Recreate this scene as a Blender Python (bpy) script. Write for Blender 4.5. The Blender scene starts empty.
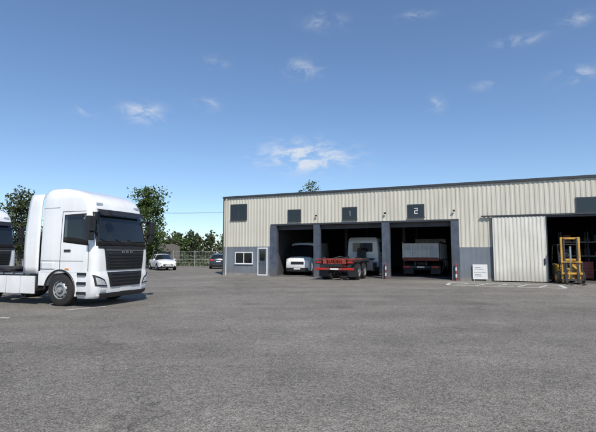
import bpy, math, random
from mathutils import Vector, Matrix
R = random.Random(7)
sc = bpy.context.scene
sc.view_settings.view_transform = 'Standard'
sc.view_settings.look = 'None'
sc.view_settings.exposure = 0
COL = sc.collection

# ---------------------------------------------------------------- materials
def mat(name, col, rough=0.6, metal=0.0, var=0.12, scale=3.0, bump=0.0, bscale=40.0, coat=0.0, dirt=None, streak=0.0, grime=0.0):
    m = bpy.data.materials.new(name); m.use_nodes = True
    nt = m.node_tree; b = nt.nodes['Principled BSDF']
    b.inputs['Roughness'].default_value = rough
    b.inputs['Metallic'].default_value = metal
    b.inputs['Coat Weight'].default_value = coat
    tc = nt.nodes.new('ShaderNodeTexCoord')
    n = nt.nodes.new('ShaderNodeTexNoise'); n.inputs['Scale'].default_value = scale
    n.inputs['Detail'].default_value = 4; n.inputs['Roughness'].default_value = 0.6
    nt.links.new(tc.outputs['Object'], n.inputs['Vector'])
    cr = nt.nodes.new('ShaderNodeValToRGB')
    cr.color_ramp.elements[0].position = 0.3; cr.color_ramp.elements[1].position = 0.7
    d = dirt if dirt else tuple(c * (1 - var) for c in col)
    cr.color_ramp.elements[0].color = (*d, 1)
    cr.color_ramp.elements[1].color = (*[min(1, c * (1 + var * 0.5)) for c in col], 1)
    nt.links.new(n.outputs['Fac'], cr.inputs['Fac'])
    out = cr.outputs['Color']
    if streak > 0:
        mp = nt.nodes.new('ShaderNodeMapping'); mp.inputs['Scale'].default_value = (5.0, 5.0, 0.22)
        nt.links.new(tc.outputs['Object'], mp.inputs['Vector'])
        ns = nt.nodes.new('ShaderNodeTexNoise'); ns.inputs['Scale'].default_value = 1.0; ns.inputs['Detail'].default_value = 5
        nt.links.new(mp.outputs[0], ns.inputs['Vector'])
        c2 = nt.nodes.new('ShaderNodeValToRGB'); c2.color_ramp.elements[0].position = .35; c2.color_ramp.elements[1].position = .6
        v = 1 - streak; c2.color_ramp.elements[0].color = (v, v * .98, v * .95, 1); c2.color_ramp.elements[1].color = (1, 1, 1, 1)
        nt.links.new(ns.outputs['Fac'], c2.inputs['Fac'])
        mx = nt.nodes.new('ShaderNodeMixRGB'); mx.blend_type = 'MULTIPLY'; mx.inputs[0].default_value = 1
        nt.links.new(out, mx.inputs[1]); nt.links.new(c2.outputs['Color'], mx.inputs[2]); out = mx.outputs[0]
    if grime > 0:
        sx = nt.nodes.new('ShaderNodeSeparateXYZ'); nt.links.new(tc.outputs['Object'], sx.inputs[0])
        ad = nt.nodes.new('ShaderNodeMath'); ad.operation = 'MULTIPLY_ADD'; ad.inputs[1].default_value = .9
        nt.links.new(n.outputs['Fac'], ad.inputs[0]); nt.links.new(sx.outputs[2], ad.inputs[2])
        mr = nt.nodes.new('ShaderNodeMapRange'); mr.inputs['From Min'].default_value = .55; mr.inputs['From Max'].default_value = 1.35
        mr.inputs['To Min'].default_value = grime; mr.inputs['To Max'].default_value = 0
        nt.links.new(ad.outputs[0], mr.inputs['Value'])
        mx = nt.nodes.new('ShaderNodeMixRGB'); nt.links.new(mr.outputs[0], mx.inputs[0])
        nt.links.new(out, mx.inputs[1]); mx.inputs[2].default_value = (.17, .15, .125, 1); out = mx.outputs[0]
    nt.links.new(out, b.inputs['Base Color'])
    if bump > 0:
        n2 = nt.nodes.new('ShaderNodeTexNoise'); n2.inputs['Scale'].default_value = bscale
        n2.inputs['Detail'].default_value = 3
        nt.links.new(tc.outputs['Object'], n2.inputs['Vector'])
        bp = nt.nodes.new('ShaderNodeBump'); bp.inputs['Strength'].default_value = bump
        bp.inputs['Distance'].default_value = 0.02
        nt.links.new(n2.outputs['Fac'], bp.inputs['Height'])
        nt.links.new(bp.outputs['Normal'], b.inputs['Normal'])
    return m

M = {}
M['white'] = mat('white_paint', (0.80, 0.81, 0.82), 0.25, 0, 0.05, 1.5, coat=0.6, streak=0.04, grime=.28)
M['white2'] = mat('white_plastic', (0.70, 0.71, 0.72), 0.4, 0, 0.06, 2)
M['black'] = mat('black_plastic', (0.018, 0.018, 0.02), 0.45, 0, 0.3, 5)
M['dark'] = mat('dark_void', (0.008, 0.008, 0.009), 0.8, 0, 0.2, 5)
M['glass'] = mat('tinted_glass', (0.012, 0.015, 0.018), 0.04, 0, 0.1, 1, coat=0.3)
M['tyre'] = mat('tyre_rubber', (0.022, 0.021, 0.02), 0.85, 0, 0.3, 12)
M['rim'] = mat('steel_rim', (0.42, 0.43, 0.44), 0.4, 0.5, 0.2, 8)
M['chassis'] = mat('chassis_grey', (0.045, 0.045, 0.05), 0.6, 0.2, 0.3, 6)
M['alu'] = mat('aluminium', (0.5, 0.5, 0.5), 0.35, 0.8, 0.15, 5)
M['lamp'] = mat('headlamp_glass', (0.55, 0.58, 0.6), 0.08, 0.3, 0.3, 20, coat=1)
M['red'] = mat('red_paint', (0.30, 0.05, 0.035), 0.5, 0, 0.5, 4)
M['redlamp'] = mat('red_lens', (0.5, 0.02, 0.015), 0.2, 0, 0.1, 4)
M['orange'] = mat('orange_lens', (0.8, 0.28, 0.03), 0.3, 0, 0.1, 4)
M['yellow'] = mat('forklift_yellow', (0.55, 0.31, 0.05), 0.45, 0, 0.4, 4)
M['navy'] = mat('dark_blue_paint', (0.02, 0.028, 0.045), 0.25, 0.2, 0.1, 2, coat=0.6)
M['clad'] = mat('beige_cladding', (0.58, 0.555, 0.475), 0.5, 0, 0.08, 0.5, streak=0.10)
M['door'] = mat('door_cladding', (0.66, 0.645, 0.58), 0.5, 0, 0.08, 0.7, streak=0.10, grime=.35)
M['bluegrey'] = mat('bluegrey_wall', (0.17, 0.195, 0.23), 0.6, 0, 0.15, 0.8, 0.15, 30, streak=0.15, grime=.4)
M['blue'] = mat('blue_pillar', (0.08, 0.098, 0.13), 0.5, 0, 0.3, 2.5, streak=0.15, grime=.4)
M['trim'] = mat('dark_trim', (0.045, 0.05, 0.058), 0.45, 0.1, 0.2, 2)
M['concrete'] = mat('concrete', (0.24, 0.23, 0.21), 0.85, 0, 0.3, 1.2, 0.3, 60)
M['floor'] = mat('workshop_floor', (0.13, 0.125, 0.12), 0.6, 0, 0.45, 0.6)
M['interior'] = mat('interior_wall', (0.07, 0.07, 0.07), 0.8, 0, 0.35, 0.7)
M['galv'] = mat('galvanised_steel', (0.38, 0.40, 0.40), 0.5, 0.4, 0.2, 3)
M['signw'] = mat('sign_white', (0.72, 0.72, 0.70), 0.5, 0, 0.06, 3)
M['bark'] = mat('bark', (0.10, 0.075, 0.055), 0.9, 0, 0.4, 6)
M['roadpaint'] = mat('road_paint', (0.72, 0.71, 0.67), 0.75, 0, 0.1, 5, dirt=(0.36, 0.35, 0.33))
M['wood'] = mat('dark_wood', (0.06, 0.045, 0.035), 0.8, 0, 0.35, 3)
M['rooftile'] = mat('roof_tile', (0.06, 0.05, 0.045), 0.85, 0, 0.3, 3)
M['render'] = mat('rendered_wall', (0.12, 0.11, 0.10), 0.9, 0, 0.12, 1)
M['silverbody'] = mat('tipper_body_grey', (0.64, 0.64, 0.63), 0.45, 0.05, 0.25, 2)

def leafmat(name, c1, c2):
    m = bpy.data.materials.new(name); m.use_nodes = True
    nt = m.node_tree; b = nt.nodes['Principled BSDF']; b.inputs['Roughness'].default_value = 0.6
    g = nt.nodes.new('ShaderNodeNewGeometry')
    cr = nt.nodes.new('ShaderNodeValToRGB')
    cr.color_ramp.elements[0].position = 0.1; cr.color_ramp.elements[1].position = 0.95
    cr.color_ramp.elements[0].color = (*c1, 1); cr.color_ramp.elements[1].color = (*c2, 1)
    nt.links.new(g.outputs['Random Per Island'], cr.inputs['Fac']); nt.links.new(cr.outputs['Color'], b.inputs['Base Color'])
    tr = nt.nodes.new('ShaderNodeBsdfTranslucent'); nt.links.new(cr.outputs['Color'], tr.inputs['Color'])
    mx = nt.nodes.new('ShaderNodeMixShader'); mx.inputs[0].default_value = 0.3
    nt.links.new(b.outputs[0], mx.inputs[1]); nt.links.new(tr.outputs[0], mx.inputs[2])
    nt.links.new(mx.outputs[0], nt.nodes['Material Output'].inputs['Surface'])
    return m
M['leafA'] = leafmat('foliage_a', (0.04, 0.07, 0.014), (0.11, 0.165, 0.038))
M['leafB'] = leafmat('foliage_b', (0.04, 0.055, 0.018), (0.10, 0.12, 0.045))
M['leafC'] = leafmat('foliage_dark', (0.025, 0.04, 0.018), (0.07, 0.095, 0.04))

def asphalt():
    m = bpy.data.materials.new('asphalt'); m.use_nodes = True
    nt = m.node_tree; N = nt.nodes; L = nt.links; b = N['Principled BSDF']
    b.inputs['Roughness'].default_value = 0.92
    b.inputs['Specular IOR Level'].default_value = 0.25
    g = N.new('ShaderNodeNewGeometry'); P = g.outputs['Position']
    def noise(s, d=5, r=0.6, dist=0.0, vec=None):
        n = N.new('ShaderNodeTexNoise'); n.inputs['Scale'].default_value = s; n.inputs['Detail'].default_value = d
        n.inputs['Roughness'].default_value = r; n.inputs['Distortion'].default_value = dist
        L.new(vec or P, n.inputs['Vector']); return n.outputs['Fac']
    def ramp(f, p0, p1, c0, c1):
        r = N.new('ShaderNodeValToRGB'); e = r.color_ramp.elements
        e[0].position = p0; e[1].position = p1
        e[0].color = (*c0, 1) if isinstance(c0, tuple) else (c0, c0, c0, 1)
        e[1].color = (*c1, 1) if isinstance(c1, tuple) else (c1, c1, c1, 1)
        L.new(f, r.inputs['Fac']); return r.outputs['Color']
    def mix(mode, fac, a, c):
        x = N.new('ShaderNodeMixRGB'); x.blend_type = mode
        if isinstance(fac, float): x.inputs[0].default_value = fac
        else: L.new(fac, x.inputs[0])
        L.new(a, x.inputs[1]); L.new(c, x.inputs[2]); return x.outputs[0]
    base = ramp(noise(0.13, 5, 0.62, 0.8), 0.34, 0.66, (0.170, 0.156, 0.136), (0.236, 0.219, 0.192))
    c = mix('MULTIPLY', 1.0, base, ramp(noise(0.9, 5, 0.68, 0.5), 0.3, 0.7, 0.82, 1.13))
    mp0 = N.new('ShaderNodeMapping'); mp0.inputs['Rotation'].default_value = (0, 0, .5); mp0.inputs['Scale'].default_value = (.09, .9, 1)
    L.new(P, mp0.inputs['Vector'])
    c = mix('MULTIPLY', 1.0, c, ramp(noise(1.0, 3, 0.5, 0.4, mp0.outputs[0]), 0.4, 0.62, 0.91, 1.05))
    n7 = noise(9, 5, 0.75)
    c = mix('MULTIPLY', 1.0, c, ramp(n7, 0.28, 0.72, 0.70, 1.26))
    v = N.new('ShaderNodeTexVoronoi'); v.inputs['Scale'].default_value = 72; L.new(P, v.inputs['Vector'])
    bw = N.new('ShaderNodeSeparateColor'); L.new(v.outputs['Color'], bw.inputs[0])
    c = mix('MULTIPLY', 0.9, c, ramp(bw.outputs[0], 0.0, 1.0, 0.45, 1.55))
    sp = ramp(bw.outputs[1], 0.86, 1.0, 0.0, 0.6)
    lt = N.new('ShaderNodeRGB'); lt.outputs[0].default_value = (0.42, 0.395, 0.345, 1)
    c = mix('MIX', sp, c, lt.outputs[0])
    nz = N.new('ShaderNodeTexNoise'); nz.inputs['Scale'].default_value = 0.9; nz.inputs['Detail'].default_value = 4; L.new(P, nz.inputs['Vector'])
    def warp(k):
        mp = N.new('ShaderNodeVectorMath'); mp.operation = 'MULTIPLY_ADD'
        mp.inputs[1].default_value = (k, k, 0); L.new(nz.outputs['Color'], mp.inputs[0]); L.new(P, mp.inputs[2]); return mp.outputs[0]
    v2 = N.new('ShaderNodeTexVoronoi'); v2.inputs['Scale'].default_value = 0.42; L.new(warp(1.0), v2.inputs['Vector'])
    c = mix('MULTIPLY', 0.7, c, ramp(v2.outputs['Distance'], 0.04, 0.26, 0.68, 1.0))
    v3 = N.new('ShaderNodeTexVoronoi'); v3.feature = 'DISTANCE_TO_EDGE'; v3.inputs['Scale'].default_value = 0.17
    L.new(warp(2.4), v3.inputs['Vector'])
    c = mix('MULTIPLY', 0.6, c, ramp(v3.outputs['Distance'], 0.0012, 0.005, 0.5, 1.0))
    L.new(c, b.inputs['Base Color'])
    bp = N.new('ShaderNodeBump'); bp.inputs['Strength'].default_value = 0.8; bp.inputs['Distance'].default_value = 0.009
    L.new(v.outputs['Distance'], bp.inputs['Height']); bp.invert = True
    bp2 = N.new('ShaderNodeBump'); bp2.inputs['Strength'].default_value = 0.45; bp2.inputs['Distance'].default_value = 0.03
    L.new(n7, bp2.inputs['Height']); L.new(bp.outputs[0], bp2.inputs['Normal'])
    L.new(bp2.outputs[0], b.inputs['Normal'])
    return m
M['asphalt'] = asphalt()
M['grass'] = mat('grass', (0.11, 0.12, 0.045), 0.95, 0, 0.3, 0.15, 0.8, 6, dirt=(0.14, 0.12, 0.06))

# ---------------------------------------------------------------- mesh builder
class MB:
    def __init__(s): s.v = []; s.f = []; s.m = []; s.names = []
    def mi(s, k):
        if k not in s.names: s.names.append(k)
        return s.names.index(k)
    def add(s, vs, fs, k):
        o = len(s.v); s.v += [tuple(p) for p in vs]
        i = s.mi(k)
        for f in fs: s.f.append(tuple(o + a for a in f)); s.m.append(i)
    def box(s, c, d, k, rz=0.0, ry=0.0, rx=0.0):
        hx, hy, hz = d[0] / 2, d[1] / 2, d[2] / 2
        vs = [Vector((x, y, z)) for x in (-hx, hx) for y in (-hy, hy) for z in (-hz, hz)]
        mt = Matrix.Rotation(rz, 3, 'Z') @ Matrix.Rotation(ry, 3, 'Y') @ Matrix.Rotation(rx, 3, 'X')
        vs = [mt @ p + Vector(c) for p in vs]
        s.add(vs, [(0, 1, 3, 2), (4, 6, 7, 5), (0, 4, 5, 1), (2, 3, 7, 6), (0, 2, 6, 4), (1, 5, 7, 3)], k)
    def bx(s, x0, x1, y0, y1, z0, z1, k):
        s.box(((x0 + x1) / 2, (y0 + y1) / 2, (z0 + z1) / 2), (abs(x1 - x0), abs(y1 - y0), abs(z1 - z0)), k)
    def cyl(s, p0, p1, r0, k, r1=None, n=12, caps=True):
        r1 = r0 if r1 is None else r1
        p0 = Vector(p0); p1 = Vector(p1); a = (p1 - p0).normalized()
        u = a.orthogonal().normalized(); w = a.cross(u)
        vs = []
        for p, r in ((p0, r0), (p1, r1)):
            for i in range(n):
                t = 2 * math.pi * i / n
                vs.append(p + u * math.cos(t) * r + w * math.sin(t) * r)
        fs = [(i, (i + 1) % n, n + (i + 1) % n, n + i) for i in range(n)]
        if caps: fs += [tuple(range(n))[::-1], tuple(range(n, 2 * n))]
        s.add(vs, fs, k)
    def path(s, pts, r, k, n=8):
        for a, b in zip(pts[:-1], pts[1:]): s.cyl(a, b, r, k, n=n)
    def prism(s, poly, y0, y1, k):
        n = len(poly)
        vs = [(x, y0, z) for x, z in poly] + [(x, y1, z) for x, z in poly]
        fs = [(i, (i + 1) % n, n + (i + 1) % n, n + i) for i in range(n)]
        fs += [tuple(range(n))[::-1], tuple(range(n, 2 * n))]
        s.add(vs, fs, k)
    def lathe(s, prof, c, k, n=32):
        vs = []
        for r, y in prof:
            for i in range(n):
                t = 2 * math.pi * i / n
                vs.append((c[0] + r * math.cos(t), c[1] + y, c[2] + r * math.sin(t)))
        fs = []
        for j in range(len(prof) - 1):
            for i in range(n):
                fs.append((j * n + i, j * n + (i + 1) % n, (j + 1) * n + (i + 1) % n, (j + 1) * n + i))
        s.add(vs, fs, k)
    def grid(s, fn, nu, nv, k):
        vs = [fn(i / nu, j / nv) for j in range(nv + 1) for i in range(nu + 1)]
        fs = [(j * (nu + 1) + i, j * (nu + 1) + i + 1, (j + 1) * (nu + 1) + i + 1, (j + 1) * (nu + 1) + i) for j in range(nv) for i in range(nu)]
        s.add(vs, fs, k)
    def loft(s, rings, k, cap=True):
        n = len(rings[0]); vs = [p for r in rings for p in r]
        fs = [(j * n + i, j * n + (i + 1) % n, (j + 1) * n + (i + 1) % n, (j + 1) * n + i) for j in range(len(rings) - 1) for i in range(n)]
        if cap: fs += [tuple(range(n))[::-1], tuple(range((len(rings) - 1) * n, len(rings) * n))]
        s.add(vs, fs, k)
    def make(s, name, parent=None, bevel=0.0, smooth=None, solid=0.0, recalc=True):
        me = bpy.data.meshes.new(name); me.from_pydata(s.v, [], s.f)
        for k in s.names: me.materials.append(M[k])
        for p, i in zip(me.polygons, s.m): p.material_index = i
        if recalc:
            import bmesh
            bm = bmesh.new(); bm.from_mesh(me); bmesh.ops.recalc_face_normals(bm, faces=bm.faces[:]); bm.to_mesh(me); bm.free()
        if smooth:
            for p in me.polygons: p.use_smooth = True
            me.set_sharp_from_angle(angle=math.radians(smooth))
        o = bpy.data.objects.new(name, me); COL.objects.link(o)
        if parent: o.parent = parent
        if solid:
            md = o.modifiers.new('solid', 'SOLIDIFY'); md.thickness = solid; md.offset = 0
        if bevel:
            md = o.modifiers.new('bevel', 'BEVEL'); md.width = bevel; md.segments = 2; md.limit_method = 'ANGLE'
        return o
def empty(name, loc, rz=0.0):
    e = bpy.data.objects.new(name, None); COL.objects.link(e); e.location = loc; e.rotation_euler = (0, 0, rz)
    e.empty_display_size = 0.3
    return e

# ---------------------------------------------------------------- wheels
def wheel(mb, x, y, side, r=0.51, w=0.3, dual=False, rimk='rim'):
    o = side
    h = w / 2
    c = (x, y, r)
    mb.lathe([(r * 0.56, -h), (r * 0.9, -h * 1.04), (r * 0.975, -h * 0.85), (r, -h * 0.5), (r, h * 0.5), (r * 0.975, h * 0.85), (r * 0.9, h * 1.04), (r * 0.56, h)], c, 'tyre', 36)
    if dual:
        prof = [(r * 0.575, o * h * 1.0), (r * 0.53, o * h * 0.9), (r * 0.5, -o * h * 0.6), (r * 0.34, -o * h * 0.8), (r * 0.3, -o * h * 0.4), (r * 0.27, o * h * 0.9), (0.02, o * h * 1.0)]
    else:
        prof = [(r * 0.58, o * h * 1.0), (r * 0.54, o * h * 0.95), (r * 0.5, o * h * 0.55), (r * 0.40, o * h * 1.0), (r * 0.30, o * h * 1.05), (r * 0.28, o * h * 0.75), (r * 0.17, o * h * 0.75), (r * 0.16, o * h * 1.25), (0.01, o * h * 1.3)]
    mb.lathe(prof, c, rimk, 36)
    for i in range(10):
        t = 2 * math.pi * i / 10
        px, pz = x + r * 0.45 * math.cos(t), r + r * 0.45 * math.sin(t)
        if not dual:
            mb.cyl((px, y + o * h * 0.3, pz), (px, y + o * h * 0.9, pz), r * 0.05, 'dark', n=8)
        px, pz = x + r * 0.23 * math.cos(t), r + r * 0.23 * math.sin(t)
        mb.cyl((px, y + o * h * 0.7, pz), (px, y + o * h * 0.92, pz), r * 0.03, 'chassis', n=6)

# ---------------------------------------------------------------- truck cab
def interp(tab, z):
    if z <= tab[0][0]: return tab[0][1:]
    for a, b in zip(tab[:-1], tab[1:]):
        if z <= b[0]:
            t = (z - a[0]) / (b[0] - a[0])
            return tuple(a[i] + (b[i] - a[i]) * t for i in range(1, len(a)))
    return tab[-1][1:]
CAB_HI = [(1.05, 0.02, -2.28, 1.24), (1.5, 0.03, -2.28, 1.245), (1.85, 0.01, -2.28, 1.24), (2.4, -0.10, -2.28, 1.225), (2.9, -0.22, -2.28, 1.205),
          (3.05, -0.25, -2.28, 1.20), (3.22, -0.31, -2.27, 1.19), (3.40, -0.44, -2.26, 1.17), (3.53, -0.64, -2.25, 1.13), (3.63, -0.92, -2.24, 1.08), (3.71, -1.25, -2.22, 1.00), (3.76, -1.6, -2.2, 0.88)]
CAB_LO = [(1.0, 0.02, -1.9, 1.18), (1.5, 0.03, -1.9, 1.19), (1.75, 0.0, -1.9, 1.18), (2.1, -0.10, -1.9, 1.16), (2.55, -0.24, -1.9, 1.12),
          (2.68, -0.32, -1.88, 1.09), (2.78, -0.48, -1.85, 1.03), (2.83, -0.7, -1.8, 0.93)]
RC = 0.20
def front_x(tab, y, z, r=RC):
    f, b, w = interp(tab, z)
    a = min(abs(y), w - 0.002)
    x = f - 0.07 * (a / w) ** 2
    e = a - (w - r)
    if e > 0: x -= r - math.sqrt(max(0, r * r - e * e))
    return x
def cab_ring(tab, z, r=RC):
    f, b, w = interp(tab, z)
    NF = 14
    ys = [-(w - r) + 2 * (w - r) * i / NF for i in range(NF + 1)]
    pts = []
    NC = 7
    def corner(sgn):
        out = []
        for i in range(NC):
            t = math.pi / 2 * i / NC
            y = (w - r) + r * math.cos(t)
            yy = min(y, w)
            x = f - 0.07 * (yy / w) ** 2 - (r - r * math.sin(t))
            out.append((x, sgn * yy, z))
        return out
    pts += corner(-1)
    for y in ys: pts.append((front_x(tab, y, z, r), y, z))
    pts += corner(1)[::-1]
    for i in range(1, 6):
        t = i / 6
        pts.append(((f - r) + ((b + 0.1) - (f - r)) * t, w, z))
    pts += [(b + 0.1, w, z), (b + 0.03, w - 0.03, z), (b, w - 0.1, z), (b, 0, z), (b, -w + 0.1, z), (b + 0.03, -w + 0.03, z), (b + 0.1, -w, z)]
    for i in range(5, 0, -1):
        t = i / 6
        pts.append(((f - r) + ((b + 0.1) - (f - r)) * t, -w, z))
    return pts
def side_patch(mb, tab, sgn, q, off, k, n=6):
    def fn(u, v):
        x = (q[0][0] * (1 - u) + q[1][0] * u) * (1 - v) + (q[3][0] * (1 - u) + q[2][0] * u) * v
        z = (q[0][1] * (1 - u) + q[1][1] * u) * (1 - v) + (q[3][1] * (1 - u) + q[2][1] * u) * v
        w = interp(tab, z)[2]
        f = interp(tab, z)[0] - 0.07
        e = x - (f - RC)
        y = w
        if e > 0: y = w - RC + math.sqrt(max(0, RC * RC - min(e, RC) ** 2))
        return (x, sgn * (y + off), z)
    mb.grid(fn, n, n, k)
def front_patch(mb, tab, q, off, k, nu=20, nv=6):
    def fn(u, v):
        y = (q[0][0] * (1 - u) + q[1][0] * u) * (1 - v) + (q[3][0] * (1 - u) + q[2][0] * u) * v
        z = (q[0][1] * (1 - u) + q[1][1] * u) * (1 - v) + (q[3][1] * (1 - u) + q[2][1] * u) * v
        return (front_x(tab, y, z) + off, y, z)
    mb.grid(fn, nu, nv, k)

BUMP = [(0.27, -0.06, -0.78, 1.20), (0.34, 0.02, -0.78, 1.23), (0.62, 0.06, -0.78, 1.245), (0.9, 0.06, -0.78, 1.245), (1.07, 0.03, -0.78, 1.24)]

def build_cab(root, tab, high=True, paint='white'):
    zs = []
    for a, b in zip(tab[:-1], tab[1:]):
        for i in range(3): zs.append(a[0] + (b[0] - a[0]) * i / 3)
    zs.append(tab[-1][0])
    mb = MB(); mb.loft([cab_ring(tab, z) for z in zs], paint)
    mb.make('cab_shell', root, smooth=40)
    ws0, ws1 = (1.93, 2.88) if high else (1.72, 2.52)
    g = MB()
    front_patch(g, tab, [(-1.13, ws0), (1.13, ws0), (1.09, ws1), (-1.09, ws1)], 0.012, 'glass', 24, 8)
    xb = -1.28 if high else -1.2
    for s in (-1, 1):
        side_patch(g, tab, s, [(-0.40, ws0 + 0.0), (xb, ws0 + 0.12), (xb, ws1 - 0.08), (-0.54, ws1 - 0.06)], 0.012, 'glass')
    if not high:
        g.bx(-1.915, -1.9, -0.75, 0.75, 1.75, 2.4, 'glass')
    g.make('windows', root, smooth=60, solid=0.015)
    d = MB()
    for s in (-1, 1):
        side_patch(d, tab, s, [(-0.33, ws0 - 0.05), (xb - 0.05, ws0 + 0.06), (xb - 0.05, ws1 - 0.03), (-0.48, ws1 - 0.0)], 0.005, 'black')
        side_patch(d, tab, s, [(-0.30, tab[0][0] + .05), (-0.313, tab[0][0] + .05), (-0.313, ws0), (-0.30, ws0)], 0.004, 'dark')
        side_patch(d, tab, s, [(xb - 0.13, tab[0][0] + .05), (xb - 0.143, tab[0][0] + .05), (xb - 0.143, ws1 + 0.08), (xb - 0.13, ws1 + 0.08)], 0.004, 'dark')
        side_patch(d, tab, s, [(-0.50, ws1 + 0.065), (xb - 0.13, ws1 + 0.065), (xb - 0.13, ws1 + 0.077), (-0.50, ws1 + 0.077)], 0.004, 'dark')
        side_patch(d, tab, s, [(xb + 0.28, ws0 - 0.24), (xb + 0.02, ws0 - 0.24), (xb + 0.02, ws0 - 0.17), (xb + 0.28, ws0 - 0.17)], 0.02, 'black')
        if high:
            side_patch(d, tab, s, [(-0.5, 1.40), (-2.2, 1.40), (-2.2, 1.412), (-0.5, 1.412)], 0.003, 'dark')
            side_patch(d, tab, s, [(-1.55, 3.08), (-2.2, 3.08), (-2.2, 3.09), (-1.55, 3.09)], 0.003, 'dark')
            side_patch(d, tab, s, [(-1.62, 1.14), (-2.2, 1.14), (-2.2, 1.36), (-1.62, 1.36)], 0.012, 'white2')
    front_patch(d, tab, [(-1.17, ws0 - 0.06), (1.17, ws0 - 0.06), (1.13, ws1 + 0.05), (-1.13, ws1 + 0.05)], 0.005, 'black', 24, 8)
    d.make('seals', root, smooth=60, solid=0.006)
    w = MB()
    for y0 in (-0.55, 0.05, 0.6):
        z0 = ws0
        a = Vector((front_x(tab, y0, z0) + 0.04, y0, z0 - .03)); b2 = Vector((front_x(tab, y0 - 0.5, z0 + .16) + 0.035, y0 - 0.5, z0 + .16))
        w.cyl(a, b2, 0.012, 'black', n=6)
    if high:
        def vis(u, v):
            y = -1.04 + 2.08 * u
            z = 2.86 + 0.17 * v
            return (front_x(tab, y, z) + 0.05 + 0.14 * (1 - v), y, z)
        w.grid(vis, 16, 2, 'black')
        for y0 in (-0.9, -0.3, 0.3, 0.9):
            w.cyl((front_x(tab, y0, 2.97), y0, 2.97), (front_x(tab, y0, 2.97) + 0.14, y0, 2.93), 0.012, 'black', n=6)
        for y0 in (-0.85, 0.85):
            w.box((front_x(tab, y0, 3.2) + .01, y0, 3.2), (.03, .26, .07), 'lamp', ry=-.25)
    w.make('wipers_and_visor', root)
    m = MB()
    for s in (-1, 1):
        hi = 0.12 if high else -0.12
        m.box((-0.10, s * 1.42, 2.42 + hi), (0.17, 0.24, 0.46), 'black', rz=s * 0.15)
        m.box((-0.12, s * 1.41, 2.04 + hi), (0.15, 0.22, 0.24), 'black', rz=s * 0.15)
        m.bx(-0.36, -0.06, s * 1.15, s * 1.38, 2.62 + hi, 2.66 + hi, 'black')
        m.bx(-0.30, -0.06, s * 1.15, s * 1.38, 2.15 + hi, 2.19 + hi, 'black')
    m.box((0.12, -0.95, ws1 + 0.0), (0.14, 0.28, 0.18), 'black', rz=0.2)
    m.make('mirrors', root, bevel=0.03)

def truck_face(root, tab, high=True):
    b = MB()
    zs = [0.27, 0.30, 0.34, 0.48, 0.62, 0.76, 0.9, 1.0, 1.07]
    b.loft([cab_ring(BUMP, z) for z in zs], 'white')
    b.make('bumper', root, smooth=40)
    g = MB()
    front_patch(g, tab, [(-0.82, 1.12), (0.82, 1.12), (0.92, 1.80), (-0.92, 1.80)], 0.02, 'black')
    front_patch(g, BUMP, [(-0.68, 0.60), (0.68, 0.60), (0.80, 1.06), (-0.80, 1.06)], 0.02, 'black')
    front_patch(g, BUMP, [(-1.0, 0.275), (1.0, 0.275), (1.08, 0.42), (-1.08, 0.42)], 0.02, 'black')
    front_patch(g, tab, [(-1.12, 1.80), (1.12, 1.80), (1.13, 1.87), (-1.13, 1.87)], 0.015, 'black')
    g.make('grille', root, solid=0.02)
    s = MB()
    for z in (1.2, 1.3, 1.4, 1.5, 1.6):
        ww = 0.74 + (z - 1.1) * 0.12
        front_patch(s, tab, [(-ww, z), (ww, z), (ww, z + 0.03), (-ww, z + 0.03)], 0.05, 'black', 20, 1)
    for z in (0.68, 0.78, 0.88, 0.98):
        front_patch(s, BUMP, [(-0.63, z), (0.63, z), (0.63, z + 0.03), (-0.63, z + 0.03)], 0.05, 'black', 20, 1)
    front_patch(s, tab, [(-0.87, 1.735), (0.87, 1.735), (0.87, 1.755), (-0.87, 1.755)], 0.045, 'alu', 20, 1)
    s.make('grille_slats', root, solid=0.02)
    l = MB()
    for sg in (-1, 1):
        front_patch(l, BUMP, [(sg * 0.80, 0.62), (sg * 1.20, 0.66), (sg * 1.235, 1.0), (sg * 0.92, 0.84)], 0.022, 'black', 10, 5)
        front_patch(l, BUMP, [(sg * 0.86, 0.66), (sg * 1.17, 0.70), (sg * 1.20, 0.92), (sg * 0.96, 0.81)], 0.036, 'lamp', 10, 5)
        front_patch(l, BUMP, [(sg * 0.84, 0.47), (sg * 1.05, 0.47), (sg * 1.05, 0.53), (sg * 0.84, 0.53)], 0.02, 'lamp', 6, 2)
    front_patch(l, BUMP, [(-0.26, 0.44), (0.26, 0.44), (0.26, 0.55), (-0.26, 0.55)], 0.03, 'signw', 6, 2)
    l.make('headlamps', root, solid=0.012)
    bd = MB()
    def st(y, z, w_, h_): bd.box((front_x(tab, y, z) + 0.055, y, z), (0.02, w_, h_), 'alu')
    for y in (-0.22, -0.14, 0.16, 0.24): st(y, 1.685, 0.018, 0.07)
    for y in (-0.18, 0.20): st(y, 1.69, 0.06, 0.016)
    for y in (-0.03, 0.04): st(y, 1.68, 0.018, 0.06)
    st(0.005, 1.70, 0.06, 0.016)
    bd.make('badge', root)

def arch_panel(mb, x0, x1, zt, xc, r, zc, y0, y1, zb0, zb1, k):
    a1 = math.asin(max(-1, min(1, (zb1 - zc) / r))); a0 = math.asin(max(-1, min(1, (zb0 - zc) / r)))
    n = 14
    arc = []
    for i in range(n + 1):
        t = (math.pi - a1) + (a0 - (math.pi - a1)) * i / n
        arc.append((xc + r * math.cos(t), zc + r * math.sin(t)))
    poly = [(x0, zb0), (x0, zt), (x1, zt), (x1, zb1)] + arc
    mb.prism(poly, y0, y1, k)

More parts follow.
